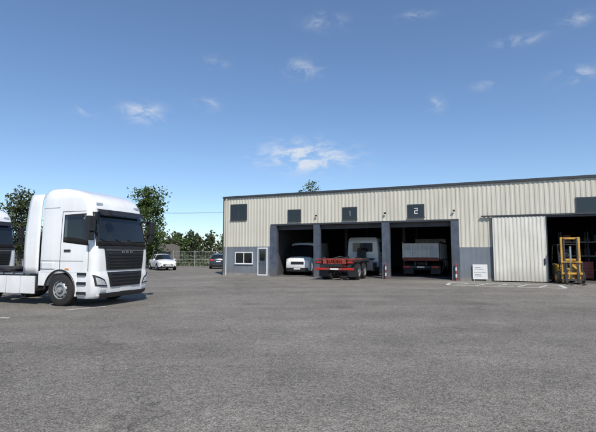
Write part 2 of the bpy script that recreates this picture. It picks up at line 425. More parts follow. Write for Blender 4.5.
def tractor(name, loc, heading):
    root = empty(name, loc, heading)
    build_cab(root, CAB_HI)
    truck_face(root, CAB_HI)
    a = MB()
    for s in (-1, 1):
        arch_panel(a, -0.74, -2.30, 1.08, -1.40, 0.61, 0.52, s * 1.235, s * 0.85, 0.32, 0.62, 'white')
    a.make('wheel_arches', root, bevel=0.015)
    t = MB()
    for s in (-1, 1):
        n = 16
        for i in range(n):
            t0 = math.radians(-10 + 190 * i / n); t1 = math.radians(-10 + 190 * (i + 1) / n)
            t.cyl((-1.40 + 0.60 * math.cos(t0), s * 1.245, 0.52 + 0.60 * math.sin(t0)), (-1.40 + 0.60 * math.cos(t1), s * 1.245, 0.52 + 0.60 * math.sin(t1)), 0.028, 'black', n=6)
        for z in (0.42, 0.72, 1.0):
            t.bx(-0.72, -0.36, s * 1.20, s * 1.255, z - 0.05, z + 0.05, 'black')
            t.bx(-0.70, -0.38, s * 1.21, s * 1.275, z - 0.055, z - 0.035, 'alu')
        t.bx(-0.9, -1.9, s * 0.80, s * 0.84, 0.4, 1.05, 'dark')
        t.bx(-1.05, -1.2, s * 1.225, s * 1.262, 1.14, 1.18, 'orange')
    t.make('steps_and_lips', root)
    f = MB()
    for s in (-1, 1):
        def fn(u, v, s=s):
            z = 1.0 + 2.55 * v; x = -2.31 - (0.66 - 0.22 * max(0, v - .55)) * u
            w = interp(CAB_HI, z)[2]
            return (x, s * (w - 0.01 - 0.03 * u * u), z)
        f.grid(fn, 5, 12, 'white')
    def rf(u, v):
        y = -1.0 + 2.0 * u; x = -2.26 - 0.22 * v
        return (x, y, 3.73 - 0.25 * abs(y) ** 4 + 0.02 * v)
    f.grid(rf, 10, 2, 'white')
    f.make('air_deflectors', root, solid=0.03, smooth=50)
    bk = MB()
    bk.bx(-2.3, -2.62, -0.95, 0.95, 0.9, 2.2, 'chassis')
    bk.cyl((-2.55, 0.5, 1.0), (-2.55, 0.5, 2.9), 0.09, 'chassis')
    bk.cyl((-2.5, -0.6, 1.5), (-2.5, 0.3, 1.3), 0.05, 'redlamp')
    bk.make('cab_back_equipment', root)
    c = MB()
    for s in (-1, 1): c.bx(-0.6, -6.0, s * 0.32, s * 0.42, 0.72, 1.0, 'chassis')
    for x in (-2.8, -3.6, -4.4, -5.2, -5.85): c.bx(x, x - 0.1, -0.32, 0.32, 0.76, 0.96, 'chassis')
    c.bx(-4.55, -5.4, -0.45, 0.45, 1.02, 1.08, 'chassis')
    c.cyl((-4.95, 0, 1.08), (-4.95, 0, 1.17), 0.48, 'chassis', n=24)
    c.cyl((-1.40, -1.0, 0.51), (-1.40, 1.0, 0.51), 0.08, 'chassis'); c.cyl((-5.0, -1.0, 0.51), (-5.0, 1.0, 0.51), 0.1, 'chassis')
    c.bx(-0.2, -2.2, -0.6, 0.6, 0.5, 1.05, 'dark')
    c.bx(-6.0, -6.07, -1.2, 1.2, 0.55, 0.68, 'chassis')
    for s in (-1, 1): c.bx(-6.02, -6.05, s * 0.75, s * 1.15, 0.72, 0.86, 'redlamp')
    c.make('chassis', root, bevel=0.008)
    tk = MB()
    for s in (-1, 1):
        tk.bx(-2.72, -4.1, s * 0.62, s * 1.17, 0.42, 1.0, 'alu' if s < 0 else 'chassis')
        for x in (-2.95, -3.4, -3.85): tk.bx(x, x - 0.05, s * 0.61, s * 1.185, 0.41, 1.015, 'black')
        tk.bx(-2.45, -4.25, s * 1.19, s * 1.235, 0.36, 0.92, 'white')
        for x in (-3.04, -3.66): tk.bx(x, x - .012, s * 1.2, s * 1.2375, 0.365, 0.915, 'dark')
        tk.bx(-2.45, -4.25, s * 1.0, s * 1.235, 0.925, 0.96, 'black')
        tk.bx(-2.32, -2.7, s * 0.7, s * 1.2, 0.55, 0.98, 'black')
    tk.make('side_tanks_and_skirts', root, bevel=0.01)
    w = MB()
    for s in (-1, 1):
        wheel(w, -1.40, s * 1.06, s)
        wheel(w, -5.0, s * 1.08, s, dual=True); wheel(w, -5.0, s * 0.75, s, dual=True)
    w.make('wheels', root, smooth=40)
    fd = MB()
    for s in (-1, 1):
        n = 12
        for i in range(n):
            t0 = math.pi * (0.02 + 0.96 * i / n); t1 = math.pi * (0.02 + 0.96 * (i + 1) / n)
            fd.add([(-5.0 + .6 * math.cos(t0), s * .62, .52 + .6 * math.sin(t0)), (-5.0 + .6 * math.cos(t1), s * .62, .52 + .6 * math.sin(t1)),
                    (-5.0 + .6 * math.cos(t1), s * 1.24, .52 + .6 * math.sin(t1)), (-5.0 + .6 * math.cos(t0), s * 1.24, .52 + .6 * math.sin(t0))], [(0, 1, 2, 3)], 'black')
    fd.make('rear_mudguards', root, solid=0.02)
    return root

tractor('tractor_truck', (-5.70, 14.3, 0), math.radians(-18.5))
tractor('tractor_truck', (-12.95, 18.3, 0), math.radians(-17))

# ---------------------------------------------------------------- cars / van
def car(name, loc, heading, paint='white', st=None, van=False, wr=0.33):
    root = empty(name, loc, heading)
    if st is None:
        st = [(0.0, .38, .62, .68, .62, .55), (-0.06, .25, .72, .78, .78, .70), (-0.3, .22, .82, .90, .86, .74), (-1.0, .22, .92, 1.0, .89, .74), (-1.15, .22, .95, 1.03, .89, .72),
              (-1.85, .22, .97, 1.50, .90, .60), (-1.95, .22, .98, 1.53, .90, .61), (-2.45, .22, .98, 1.57, .90, .62), (-2.55, .22, .99, 1.57, .90, .62), (-3.3, .22, 1.0, 1.55, .90, .61), (-3.4, .22, 1.0, 1.54, .90, .61),
              (-3.85, .22, 1.02, 1.48, .88, .58), (-4.2, .25, 1.0, 1.06, .84, .66), (-4.27, .28, .8, .86, .80, .66), (-4.3, .4, .6, .66, .72, .6)]
        glass = {4: 'all', 5: '', 6: 'side', 7: '', 8: 'side', 9: '', 10: 'side', 11: 'all'}
        wx = (-0.82, -3.45)
    else:
        glass = st['glass']; wx = st['wx']; st = st['st']
    rings = []
    for x, zb, bl, tp, w, wt in st:
        zm = zb + 0.5 * (bl - zb)
        rings.append([(x, -w * .85, zb), (x, -w * .98, zb + .1), (x, -w, zm), (x, -w * .985, bl), (x, -wt - .03, tp - .07), (x, -wt * .85, tp - .01), (x, 0, tp + .02),
                      (x, wt * .85, tp - .01), (x, wt + .03, tp - .07), (x, w * .985, bl), (x, w, zm), (x, w * .98, zb + .1), (x, w * .85, zb)])
    n = 13
    mb = MB()
    F = {paint: [], 'glass': [], 'black': []}
    for j in range(len(rings) - 1):
        for i in range(n):
            f = (j * n + i, j * n + (i + 1) % n, (j + 1) * n + (i + 1) % n, (j + 1) * n + i)
            g = glass.get(j, '')
            k = paint
            if g in ('all', 'side') and i in (3, 8): k = 'glass'
            if g in ('all', 'top') and i in (4, 5, 6, 7): k = 'glass'
            if i in (12, 0, 11): k = 'black'
            F[k].append(f)
    F[paint].append(tuple(range(n))); F[paint].append(tuple(range((len(rings) - 1) * n, len(rings) * n)))
    mb.v = [p for r in rings for p in r]
    for k in F:
        for f in F[k]: mb.f.append(f); mb.m.append(mb.mi(k))
    mb.make('body', root, smooth=35)
    w = MB()
    W_ = 0.82 if not van else 0.93
    for x in wx:
        for s in (-1, 1):
            w.cyl((x, s * (W_ + 0.03), wr + .02), (x, s * (W_ + .085), wr + .02), wr + 0.06, 'black', n=28)
            wheel(w, x, s * (W_ + .01), s, r=wr, w=0.2)
    w.make('wheels', root, smooth=40)
    d = MB()
    if not van:
        for s in (-1, 1):
            d.box((-0.10, s * 0.62, 0.66), (0.12, 0.28, 0.13), 'lamp', rz=-s * .3)
            d.box((-4.22, s * 0.70, 0.92), (0.12, 0.24, 0.18), 'redlamp')
            d.box((-1.42, s * 0.98, 1.02), (0.12, 0.18, 0.13), paint)
        d.box((-0.035, 0, 0.50), (0.07, 0.95, 0.22), 'black'); d.box((0.01, 0, 0.50), (0.02, 0.5, 0.1), 'signw')
        d.box((-4.29, 0, 0.78), (0.03, 0.5, 0.11), 'signw'); d.box((-4.29, 0, 0.40), (0.06, 1.2, 0.16), 'black')
        d.bx(-1.9, -3.7, -0.60, -0.57, 1.58, 1.61, 'black'); d.bx(-1.9, -3.7, 0.57, 0.60, 1.58, 1.61, 'black')
    else:
        for s in (-1, 1):
            d.box((-0.20, s * 0.76, 1.02), (0.22, 0.22, 0.24), 'lamp', rz=-s * .3)
            d.box((-0.95, s * 1.08, 1.45), (0.14, 0.2, 0.32), 'black')
            d.box((-5.0, s * 0.90, 1.2), (0.06, 0.12, 0.5), 'redlamp')
            d.bx(-1.3, -4.8, s * .965, s * 1.0, .55, .65, 'black')
        d.box((-0.03, 0, 0.92), (0.1, 1.0, 0.2), 'black'); d.box((0.0, 0, 0.45), (0.12, 1.7, 0.26), 'black'); d.box((0.065, 0, 0.5), (0.02, 0.5, 0.1), 'signw')
    d.make('trim', root, bevel=0.02)
    return root

car('parked_car', (-12.3, 41.2, 0), math.radians(-58))
car('parked_car', (-9.0, 49.3, 0), math.radians(100), paint='navy')
VAN = dict(st=[(0.0, .38, .75, 1.05, .80, .70), (-0.08, .28, .95, 1.15, .92, .80), (-0.3, .25, 1.2, 1.3, .97, .84), (-0.55, .25, 1.27, 1.38, .99, .84),
               (-1.15, .25, 1.3, 2.25, 1.0, .84), (-1.3, .25, 1.3, 2.40, 1.0, .86), (-2.0, .25, 1.3, 2.50, 1.0, .88), (-2.15, .25, 1.3, 2.50, 1.0, .88), (-4.9, .25, 1.3, 2.50, 1.0, .88), (-5.0, .3, 1.3, 2.42, .96, .85)],
           glass={3: 'all', 4: '', 5: 'side'}, wx=(-0.9, -4.1))

# ---------------------------------------------------------------- warehouse
P0 = Vector((-5.62, 32.8, 0)); TH = math.atan2(-0.394, 0.919)
def W(t, d, z=0):
    return (P0.x + t * 0.919 + d * 0.394, P0.y - t * 0.394 + d * 0.919, z)
wh = empty('industrial_warehouse', P0, TH)
H = 5.9; ZD = 3.72; LEN = 34; DEP = 22
def cladding(mb, t0, t1, z0, z1, y, k, per=0.28, dep=0.045):
    pts = []; t = t0
    while t < t1 - 1e-6:
        for a, b in ((0, 0), (0.35, 0), (0.5, -dep), (0.85, -dep)):
            x = t + a * per
            if x < t1: pts.append((x, y + b))
        t += per
    pts.append((t1, y))
    vs = [(x, yy, z0) for x, yy in pts] + [(x, yy, z1) for x, yy in pts]
    n = len(pts)
    mb.add(vs, [(i, i + 1, n + i + 1, n + i) for i in range(n - 1)], k)
c = MB()
cladding(c, 0, LEN, ZD, H - 0.12, -0.02, 'clad', per=.25, dep=.024)
cladding(c, 0, 3.98, 2.12, ZD, -0.02, 'clad', per=.25, dep=.024)
cladding(c, 16.75, 18.73, 2.0, ZD, -0.02, 'clad', per=.25, dep=.024)
c.make('front_cladding', wh)
b = MB()
b.bx(0, 3.98, 0.0, 0.2, 0, H - 0.1, 'bluegrey')
b.bx(0.0, 3.98, -0.04, -0.002, 0.0, 2.12, 'bluegrey')
b.bx(16.75, 18.73, -0.04, 0.2, 0, 2.0, 'bluegrey')
b.bx(16.75, 18.73, 0.0, 0.2, 2.0, ZD, 'interior')
b.bx(3.98, LEN, 0.0, 0.2, ZD, H - 0.1, 'interior')
b.bx(26.5, LEN, 0.0, 0.2, 0, ZD, 'bluegrey')
b.bx(0, 0.2, 0.2, DEP, 0, H - 0.1, 'clad')
b.bx(LEN - .2, LEN, 0.2, DEP, 0, H - 0.1, 'clad')
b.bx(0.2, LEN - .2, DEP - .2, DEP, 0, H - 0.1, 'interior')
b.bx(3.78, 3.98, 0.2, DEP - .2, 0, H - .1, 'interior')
b.make('walls', wh)
r = MB()
r.bx(-0.05, LEN + .05, -0.12, DEP + 0.05, H - 0.1, H - 0.02, 'trim')
r.bx(-0.07, LEN + .07, -0.14, -0.05, H - 0.12, H + 0.02, 'trim')
r.bx(-0.07, -0.003, -0.05, DEP, H - 0.12, H + 0.02, 'trim')
r.bx(-0.06, -0.002, -0.07, 0.0, 0, H - .14, 'trim')
t = 3.0
while t < LEN:
    r.bx(t, t + .012, -0.143, -0.14, H - .12, H + .02, 'chassis'); t += 3.0
r.make('roof', wh)
p = MB()
for t0, t1 in ((3.98, 4.47), (7.32, 7.76), (12.05, 12.55), (16.28, 16.75)):
    p.bx(t0, t1, -0.12, 0.25, 0, ZD - 0.12, 'blue')
p.bx(3.98, 16.75, -0.08, 0.2, ZD - 0.12, ZD - .003, 'trim')
p.bx(18.73, 26.5, -0.10, 0.2, ZD - 0.06, ZD + 0.05, 'trim')
p.bx(26.2, 26.5, -0.1, 0.25, 0, ZD - .06, 'blue')
p.make('door_pillars', wh, bevel=0.01)
rs = MB()
for t0, t1 in ((4.47, 7.32), (7.76, 12.05), (12.55, 16.28)):
    rs.cyl((t0, .48, ZD - .02), (t1, .48, ZD - .02), .2, 'galv', n=20)
    rs.bx(t0, t1, .22, .26, ZD - .42, ZD - .12, 'interior')
rs.make('roller_shutters', wh, smooth=40)
sd = MB()
cladding(sd, 18.6, 21.35, 0.06, ZD + 0.02, -0.16, 'door', per=0.2, dep=0.02)
sd.bx(18.6, 21.35, -0.155, -0.11, 0.05, ZD, 'door')
sd.bx(18.56, 18.6, -0.2, -0.11, 0.05, ZD + .02, 'trim'); sd.bx(21.35, 21.39, -0.2, -0.11, 0.05, ZD + .02, 'trim')
sd.bx(18.0, 26.6, -0.22, -0.10, ZD + .05, ZD + 0.13, 'trim')
sd.bx(21.18, 21.24, -.23, -.19, 1.0, 1.35, 'black')
sd.make('sliding_door', wh)
wd = MB()
def window(t0, t1, z0, z1, y=-0.085, fr='trim', mull=1):
    wd.bx(t0, t1, y, 0, z0, z1, fr)
    n = mull + 1; wdt = (t1 - t0 - 0.06 * (n + 1)) / n
    for i in range(n):
        a = t0 + 0.06 + i * (wdt + 0.06)
        wd.bx(a, a + wdt, y - 0.005, y, z0 + 0.06, z1 - 0.06, 'glass')
    wd.bx(t0 - .03, t1 + .03, y - .04, y, z0 - .03, z0 + .02, fr)
window(0.6, 2.0, 4.1, 5.3, mull=1)
window(5.35, 6.35, 3.86, 4.72, mull=0)
window(9.4, 10.42, 3.86, 4.72, mull=0)
window(13.7, 14.75, 3.86, 4.72, mull=0)
window(22.85, 23.9, 3.86, 4.72, mull=0)
window(28, 29, 3.86, 4.72, mull=0)
window(1.05, 2.55, 0.85, 1.72, y=-0.09, fr='white2', mull=1)
wd.make('windows', wh)
pd = MB()
pd.bx(2.95, 3.75, -0.09, -0.04, 0.03, 2.04, 'white2'); pd.bx(3.03, 3.67, -0.095, -0.09, 0.12, 1.96, 'blue'); pd.bx(3.15, 3.55, -0.10, -0.095, 1.1, 1.85, 'glass')
pd.bx(3.08, 3.12, -0.13, -0.095, 0.95, 1.1, 'alu')
pd.make('side_door', wh)
nu = MB()
def seg(t, z, w, h, k='signw'): nu.bx(t - w / 2, t + w / 2, -0.105, -0.0905, z - h / 2, z + h / 2, k)
seg(9.95, 4.29, 0.045, 0.34, 'galv'); seg(9.915, 4.42, 0.035, 0.045, 'galv')
for z in (4.46, 4.30, 4.14): seg(14.24, z, 0.21, 0.045)
seg(14.322, 4.38, 0.045, 0.115); seg(14.158, 4.22, 0.045, 0.115)
nu.make('bay_numbers', wh)
x = MB()
x.bx(-0.02, 3.98, -0.07, -0.04, 0.0, 0.18, 'concrete'); x.bx(16.75, 18.56, -0.07, -0.04, 0.0, 0.18, 'concrete')
x.cyl((0.28, -0.12, 0), (0.28, -0.12, H - .15), 0.04, 'clad')
x.cyl((17.9, 3, H - .05), (17.9, 3, H + 0.35), 0.10, 'galv'); x.cyl((17.9, 3, H + .35), (17.9, 3, H + 0.42), 0.17, 'galv')
for t in (7.54, 12.3, 16.5):
    x.box((t, -0.18, ZD + 0.5), (0.13, 0.1, 0.08), 'black', rx=0.5)
x.make('pipes_and_lamps', wh)
it = MB()
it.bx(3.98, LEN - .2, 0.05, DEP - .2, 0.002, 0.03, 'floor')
for t in (7.54, 12.3, 16.5, 21.5, 26.3):
    for d in (7, 14): it.bx(t - .12, t + .12, d - .12, d + .12, 0.03, H - .5, 'blue')
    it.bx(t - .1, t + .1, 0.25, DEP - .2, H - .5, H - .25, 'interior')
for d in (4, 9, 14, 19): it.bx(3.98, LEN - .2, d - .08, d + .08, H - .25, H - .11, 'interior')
it.make('interior_structure', wh)

s = MB()
s.bx(17.45, 18.25, -0.16, -0.10, 0.12, 0.98, 'signw'); s.bx(17.52, 18.18, -0.168, -0.16, 0.52, 0.535, 'blue')
for z in (0.3, 0.38, 0.7, 0.8): s.bx(17.56, 17.56 + R.uniform(.3, .55), -0.168, -0.16, z, z + 0.015, 'bluegrey')
s.bx(17.5, 17.54, -0.2, -0.11, 0, 0.12, 'galv'); s.bx(18.16, 18.2, -0.2, -0.11, 0, 0.12, 'galv')
e = s.make('sign_board', None); e.location = P0; e.rotation_euler = (0, 0, TH)

def guard(t, d):
    g = MB()
    for i in range(5):
        g.cyl((0, 0, i * 0.2), (0, 0, i * 0.2 + 0.2), 0.05, 'red' if i % 2 == 0 else 'silverbody', n=16)
    g.cyl((0, 0, 1.0), (0, 0, 1.04), 0.05, 'red', r1=0.03, n=16)
    o = g.make('guard_post'); o.location = W(t, d)
guard(12.3, -0.25); guard(16.52, -0.25)

car('white_van', W(5.5, 1.3), TH - math.pi / 2 + 0.05, st=VAN, van=True, wr=0.34)

HD = TH + math.pi / 2
def rigid(name, loc, heading, L, red=True):
    root = empty(name, loc, heading)
    build_cab(root, CAB_LO, high=False)
    b = MB(); b.loft([cab_ring([(z, f, -0.7, w - .05) for z, f, bb, w in BUMP], z) for z in (0.27, 0.34, 0.62, 0.9, 1.02)], 'white2')
    front_patch(b, CAB_LO, [(-.7, 1.1), (.7, 1.1), (.8, 1.6), (-.8, 1.6)], 0.02, 'black')
    for s in (-1, 1): arch_panel(b, -0.66, -1.9, 1.03, -1.25, 0.58, 0.5, s * 1.18, s * 0.85, 0.32, 0.62, 'white2')
    b.make('cab_lower', root, smooth=40)
    c = MB(); k = 'red' if red else 'chassis'
    for s in (-1, 1): c.bx(-1.0, -L + .05, s * 0.34, s * 0.44, 0.78, 1.06, k)
    x = -2.2
    while x > -L: c.bx(x, x - 0.1, -0.34, 0.34, 0.82, 1.02, k); x -= 0.9
    c.bx(-L + .05, -L - 0.02, -1.2, 1.2, 0.62, 0.76, k)
    c.bx(-L - .02, -L - 0.04, -1.2, -0.75, 0.63, 0.75, 'redlamp'); c.bx(-L - .02, -L - 0.04, 0.75, 1.2, 0.63, 0.75, 'redlamp')
    c.bx(-L - .02, -L - 0.035, -0.26, 0.26, 0.63, 0.74, 'signw')
    for xx in (-1.25, -L + 1.3, -L + 2.65): c.cyl((xx, -1, .5), (xx, 1, .5), 0.09, 'chassis')
    c.bx(-2.0, -3.4, -1.1, -0.55, 0.45, 0.98, 'alu'); c.bx(-2.0, -3.1, 0.55, 1.1, 0.45, 0.98, 'chassis')
    c.make('chassis', root, bevel=0.01)
    w = MB()
    for s in (-1, 1):
        wheel(w, -1.25, s * 1.02, s, r=.5)
        for xx in (-L + 1.3, -L + 2.65): wheel(w, xx, s * 1.05, s, r=.5, dual=True); wheel(w, xx, s * .73, s, r=.5, dual=True)
    w.make('wheels', root, smooth=40)
    mg = MB()
    for s in (-1, 1):
        for xx in (-L + 1.3, -L + 2.65):
            n = 10
            for i in range(n):
                t0 = math.pi * (0.08 + 0.84 * i / n); t1 = math.pi * (0.08 + 0.84 * (i + 1) / n)
                mg.add([(xx + .58 * math.cos(t0), s * .58, .5 + .58 * math.sin(t0)), (xx + .58 * math.cos(t1), s * .58, .5 + .58 * math.sin(t1)),
                        (xx + .58 * math.cos(t1), s * 1.23, .5 + .58 * math.sin(t1)), (xx + .58 * math.cos(t0), s * 1.23, .5 + .58 * math.sin(t0))], [(0, 1, 2, 3)], 'black')
        mg.bx(-L + 0.68, -L + .66, s * .6, s * 1.22, .2, .75, 'black')
    mg.make('mudguards', root, solid=0.02)
    return root
L1 = 8.6
tr = rigid('hooklift_truck', W(9.75, -2.9 + L1), HD, L1)
h = MB()
for s in (-1, 1):
    h.bx(-2.3, -L1 + .1, s * 0.45, s * 0.58, 1.08, 1.24, 'red')
    h.bx(-L1 + .3, -L1 - .05, s * 0.5, s * 0.72, 1.0, 1.3, 'red')
    h.cyl((-L1 + .2, s * .62, 1.3), (-L1 + .2, s * .8, 1.3), 0.11, 'black')
    h.bx(-3.4, -L1 + .5, s * 1.05, s * 1.2, 1.14, 1.24, 'chassis')
for x_ in (-3, -4.2, -5.4, -6.6, -7.8, -8.5): h.bx(x_, x_ - .12, -1.2, 1.2, 1.245, 1.30, 'red' if x_ < -6 else 'chassis')
h.bx(-2.1, -2.35, -0.3, 0.3, 1.08, 1.9, 'chassis'); h.bx(-2.1, -2.9, -0.12, 0.12, 1.9, 2.02, 'chassis')
h.cyl((-2.6, 0.0, 1.3), (-5.6, 0.0, 1.2), 0.09, 'alu')
h.bx(-L1 + .1, -L1 - .03, -1.2, -.8, 1.0, 1.18, 'black'); h.bx(-L1 + .1, -L1 - .03, .8, 1.2, 1.0, 1.18, 'black')
h.bx(-L1 - .03, -L1 - .05, -1.15, -.85, 1.04, 1.14, 'redlamp'); h.bx(-L1 - .03, -L1 - .05, .85, 1.15, 1.04, 1.14, 'redlamp')
h.bx(-L1 + .0, -L1 - .03, -.5, .5, .8, 1.0, 'black')
h.path([(-7.6, .4, 1.3), (-7.2, .1, 1.42), (-6.8, -.3, 1.3), (-6.2, -.2, 1.4), (-5.9, .3, 1.33)], .05, 'black')
h.make('hooklift_frame', tr, bevel=0.01)

L2 = 8.4
tp = rigid('tipper_truck', W(14.05, 3.0 + L2), HD, L2, red=False)
b = MB()
b.bx(-2.2, -L2 + .06, -1.22, 1.22, 1.12, 1.24, 'red')
for s in (-1, 1):
    b.bx(-2.2, -L2 + .1, s * 1.16, s * 1.22, 1.24, 2.35, 'silverbody')
    x_ = -2.3
    while x_ > -L2 + .2: b.bx(x_, x_ - .1, s * 1.22, s * 1.28, 1.2, 2.33, 'silverbody'); x_ -= .75
    b.bx(-2.2, -L2 + .1, s * 1.14, s * 1.29, 2.35, 2.45, 'red')
b.bx(-L2 + .1, -L2 + .04, -1.2, 1.2, 1.26, 2.3, 'silverbody')
for y in (-1.17, -.6, 0, .6, 1.17): b.bx(-L2 + .04, -L2 - .03, y - .05, y + .05, 1.26, 2.3, 'signw')
for z in (1.3, 1.8, 2.28): b.bx(-L2 + .04, -L2 - .035, -1.2, 1.2, z - .045, z + .045, 'signw' if z != 1.3 else 'red')
b.bx(-2.2, -2.26, -1.2, 1.2, 1.24, 2.8, 'silverbody')
b.make('tipper_body', tp, bevel=0.01)
hs = MB()
for y in (-.35, .35): hs.bx(-.08, .08, y - .08, y + .08, 0, 2.6, 'red')
hs.bx(-.1, .1, -.5, .5, 2.6, 2.75, 'red'); hs.bx(-.6, .6, -.5, -.4, 0.0, .1, 'red'); hs.bx(-.6, .6, .4, .5, 0.0, .1, 'red'); hs.bx(-.12, .5, -.3, .3, .8, 1.1, 'chassis')
o = hs.make('vehicle_lift_column', bevel=.01); o.location = W(24.9, 1.6, .03); o.rotation_euler = (0, 0, TH)

def cabinet(name, t, d, k, w=1.0, hgt=1.1):
    m = MB(); m.bx(-w / 2, w / 2, -.25, .25, .1, hgt, k); n = 5
    for i in range(n):
        z = .16 + i * (hgt - .2) / n
        m.bx(-w / 2 + .04, w / 2 - .04, -.27, -.25, z, z + (hgt - .2) / n - .03, k); m.bx(-.2, .2, -.29, -.27, z + .08, z + .1, 'alu')
    for sx in (-1, 1): m.cyl((sx * (w / 2 - .08), -.2, .05), (sx * (w / 2 - .08), .2, .05), .05, 'black')
    o = m.make(name, bevel=.01); o.location = W(t, d, .03); o.rotation_euler = (0, 0, TH)
cabinet('tool_cabinet', 23.6, 3.2, 'red'); cabinet('tool_cabinet', 11.6, 2.6, 'blue', .6, 1.0); cabinet('tool_cabinet', 25.3, 3.0, 'blue', 1.2, 1.4)
cabinet('tool_cabinet', 13.0, 4.6, 'red', .6, .9)
m = MB()
for x_ in (-1.5, 0, 1.5):
    for y_ in (-.4, .4): m.bx(x_ - .04, x_ + .04, y_ - .04, y_ + .04, 0, 3, 'blue')
for z in (.5, 1.4, 2.3):
    m.bx(-1.5, 1.5, -.42, .42, z, z + .06, 'orange' if z < 1 else 'galv')
    for i in range(5):
        a = -1.35 + i * .57; hh = R.uniform(.2, .6)
        m.bx(a, a + R.uniform(.3, .48), -.35, .3, z + .065, z + .065 + hh, R.choice(['wood', 'chassis', 'red', 'render', 'blue', 'render']))
o = m.make('storage_rack'); o.location = W(24.3, 5.6, .03); o.rotation_euler = (0, 0, TH)

def tyres(t, d, n):
    m = MB()
    for i in range(n):
        K = 28; prof = [(.28, 0), (.46, .0), (.5, .05), (.5, .22), (.46, .27), (.28, .27), (.26, .2), (.26, .07)]
        rings = []
        ox, oy = R.uniform(-.03, .03), R.uniform(-.03, .03)
        for r_, z_ in prof + [prof[0]]:
            rings.append([(ox + r_ * math.cos(2 * math.pi * q / K), oy + r_ * math.sin(2 * math.pi * q / K), i * .275 + z_) for q in range(K)])
        m.loft(rings, 'tyre', cap=False)
    o = m.make('tyre_stack', smooth=50); o.location = W(t, d)
tyres(8.35, .9, 4); tyres(25.6, 0.9, 3)

fl = empty('forklift', (14.6, 23.25, 0), HD + math.pi + 0.12)
m = MB()
m.prism([(-.2, .25), (-.2, .75), (-.45, .95), (-.55, 1.0), (-1.3, 1.05), (-1.75, 1.0), (-1.85, .8), (-1.8, .3), (-1.6, .22)], -.52, .52, 'yellow')
m.make('body', fl, bevel=.05)
m = MB()
m.prism([(-1.35, .3), (-1.35, 1.06), (-1.8, 1.02), (-1.92, .8), (-1.86, .3)], -.56, .56, 'chassis')
m.box((-.95, 0, 1.12), (.45, .5, .12), 'black'); m.box((-1.2, 0, 1.4), (.12, .5, .5), 'black', ry=-.15)
m.cyl((-.35, 0, .9), (-.5, 0, 1.35), .03, 'black'); m.cyl((-.5, 0, 1.35), (-.52, 0, 1.38), .18, 'black', n=20)
m.make('seat_and_counterweight', fl, bevel=.03)
m = MB()
for s in (-1, 1):
    m.path([(-.25, s * .48, .75), (-.5, s * .46, 2.1), (-1.5, s * .46, 2.12), (-1.65, s * .5, 1.0)], .035, 'black')
for i in range(6): m.cyl((-.55 - i * .18, -.46, 2.12), (-.55 - i * .18, .46, 2.12), .018, 'black')
m.make('overhead_guard', fl)
m = MB()
for s in (-1, 1):
    m.bx(-.05, .05, s * .36, s * .46, .08, 2.5, 'yellow'); m.bx(.0, .1, s * .27, s * .35, .12, 2.45, 'chassis')
for z in (.3, 1.3, 2.44): m.bx(-.05, .04, -.36, .36, z - .05, z + .05, 'yellow')
m.cyl((0, 0, .3), (0, 0, 2.0), .05, 'alu')
m.bx(.1, .15, -.5, .5, .18, .28, 'chassis'); m.bx(.1, .15, -.5, .5, .52, .62, 'yellow')
for y in (-.5, -.25, 0, .25, .5): m.bx(.1, .13, y - .02, y + .02, .3, 1.15, 'chassis')
m.bx(.1, .14, -.5, .5, 1.15, 1.2, 'yellow')
m.make('mast', fl)
m = MB()
for s in (-1, 1):
    m.bx(.15, .19, s * .22, s * .34, .06, .62, 'chassis'); m.bx(.15, 1.2, s * .22, s * .34, .05, .09, 'chassis')
m.make('forks', fl)
m = MB()
for s in (-1, 1): wheel(m, -.3, s * .55, s, r=.34, w=.22, rimk='yellow'); wheel(m, -1.5, s * .45, s, r=.27, w=.2, rimk='yellow')
m.make('wheels', fl, smooth=40)

# ---------------------------------------------------------------- ground
def sheet(name, pts, z, k):
    m = MB(); m.add([(x_, y_, z) for x_, y_ in pts], [tuple(range(len(pts)))], k); return m.make(name, recalc=False)
sheet('grass_ground', [(-900, -900), (900, -900), (900, 1400), (-900, 1400)], -0.02, 'grass')
sheet('asphalt_yard', [(-60, -40), (60, -40), (60, 51), (-60, 51)], 0.0, 'asphalt')
def stripe(m, a, b_, w=.12, gap=.08):
    a = Vector((*a, 0)); b_ = Vector((*b_, 0)); n = (b_ - a).normalized().cross(Vector((0, 0, 1)))
    up = Vector((0, 0, .004)); L_ = (b_ - a).length; k = max(3, int(L_ / .22)); d = (b_ - a) / k
    for i in range(k):
        if R.random() < gap: continue
        s0 = a + d * i + up; s1 = a + d * (i + 1.0 - R.uniform(0, .05)) + up
        w0 = w / 2 * R.uniform(.85, 1.05); w1 = w / 2 * R.uniform(.85, 1.05)
        m.add([s0 - n * w0, s1 - n * w1, s1 + n * w1, s0 + n * w0], [(0, 1, 2, 3)], 'roadpaint')
for a, b_ in (((-9.3, 11.3), (-7.35, 11.2)), ((-6.75, 12.75), (-5.95, 13.6)), ((-14, 16.2), (-10.6, 15.1))):
    m = MB(); stripe(m, a, b_, .1); m.make('parking_line', recalc=False)
m = MB()
A, B_, C_, D_ = W(16.3, -2.1)[:2], W(21.6, -2.1)[:2], W(21.6, -4.2)[:2], W(16.3, -4.2)[:2]
stripe(m, A, B_, .2, .03); stripe(m, W(16.3, -2.25)[:2], W(16.3, -4.05)[:2], .2, .03); stripe(m, D_, C_, .2, .03); stripe(m, W(21.6, -2.25)[:2], W(21.6, -4.05)[:2], .2, .03)
for i in range(5): stripe(m, W(16.7 + i * .95, -4.0)[:2], W(17.25 + i * .95, -2.3)[:2], .13, .1)
m.make('yard_marking', recalc=False)

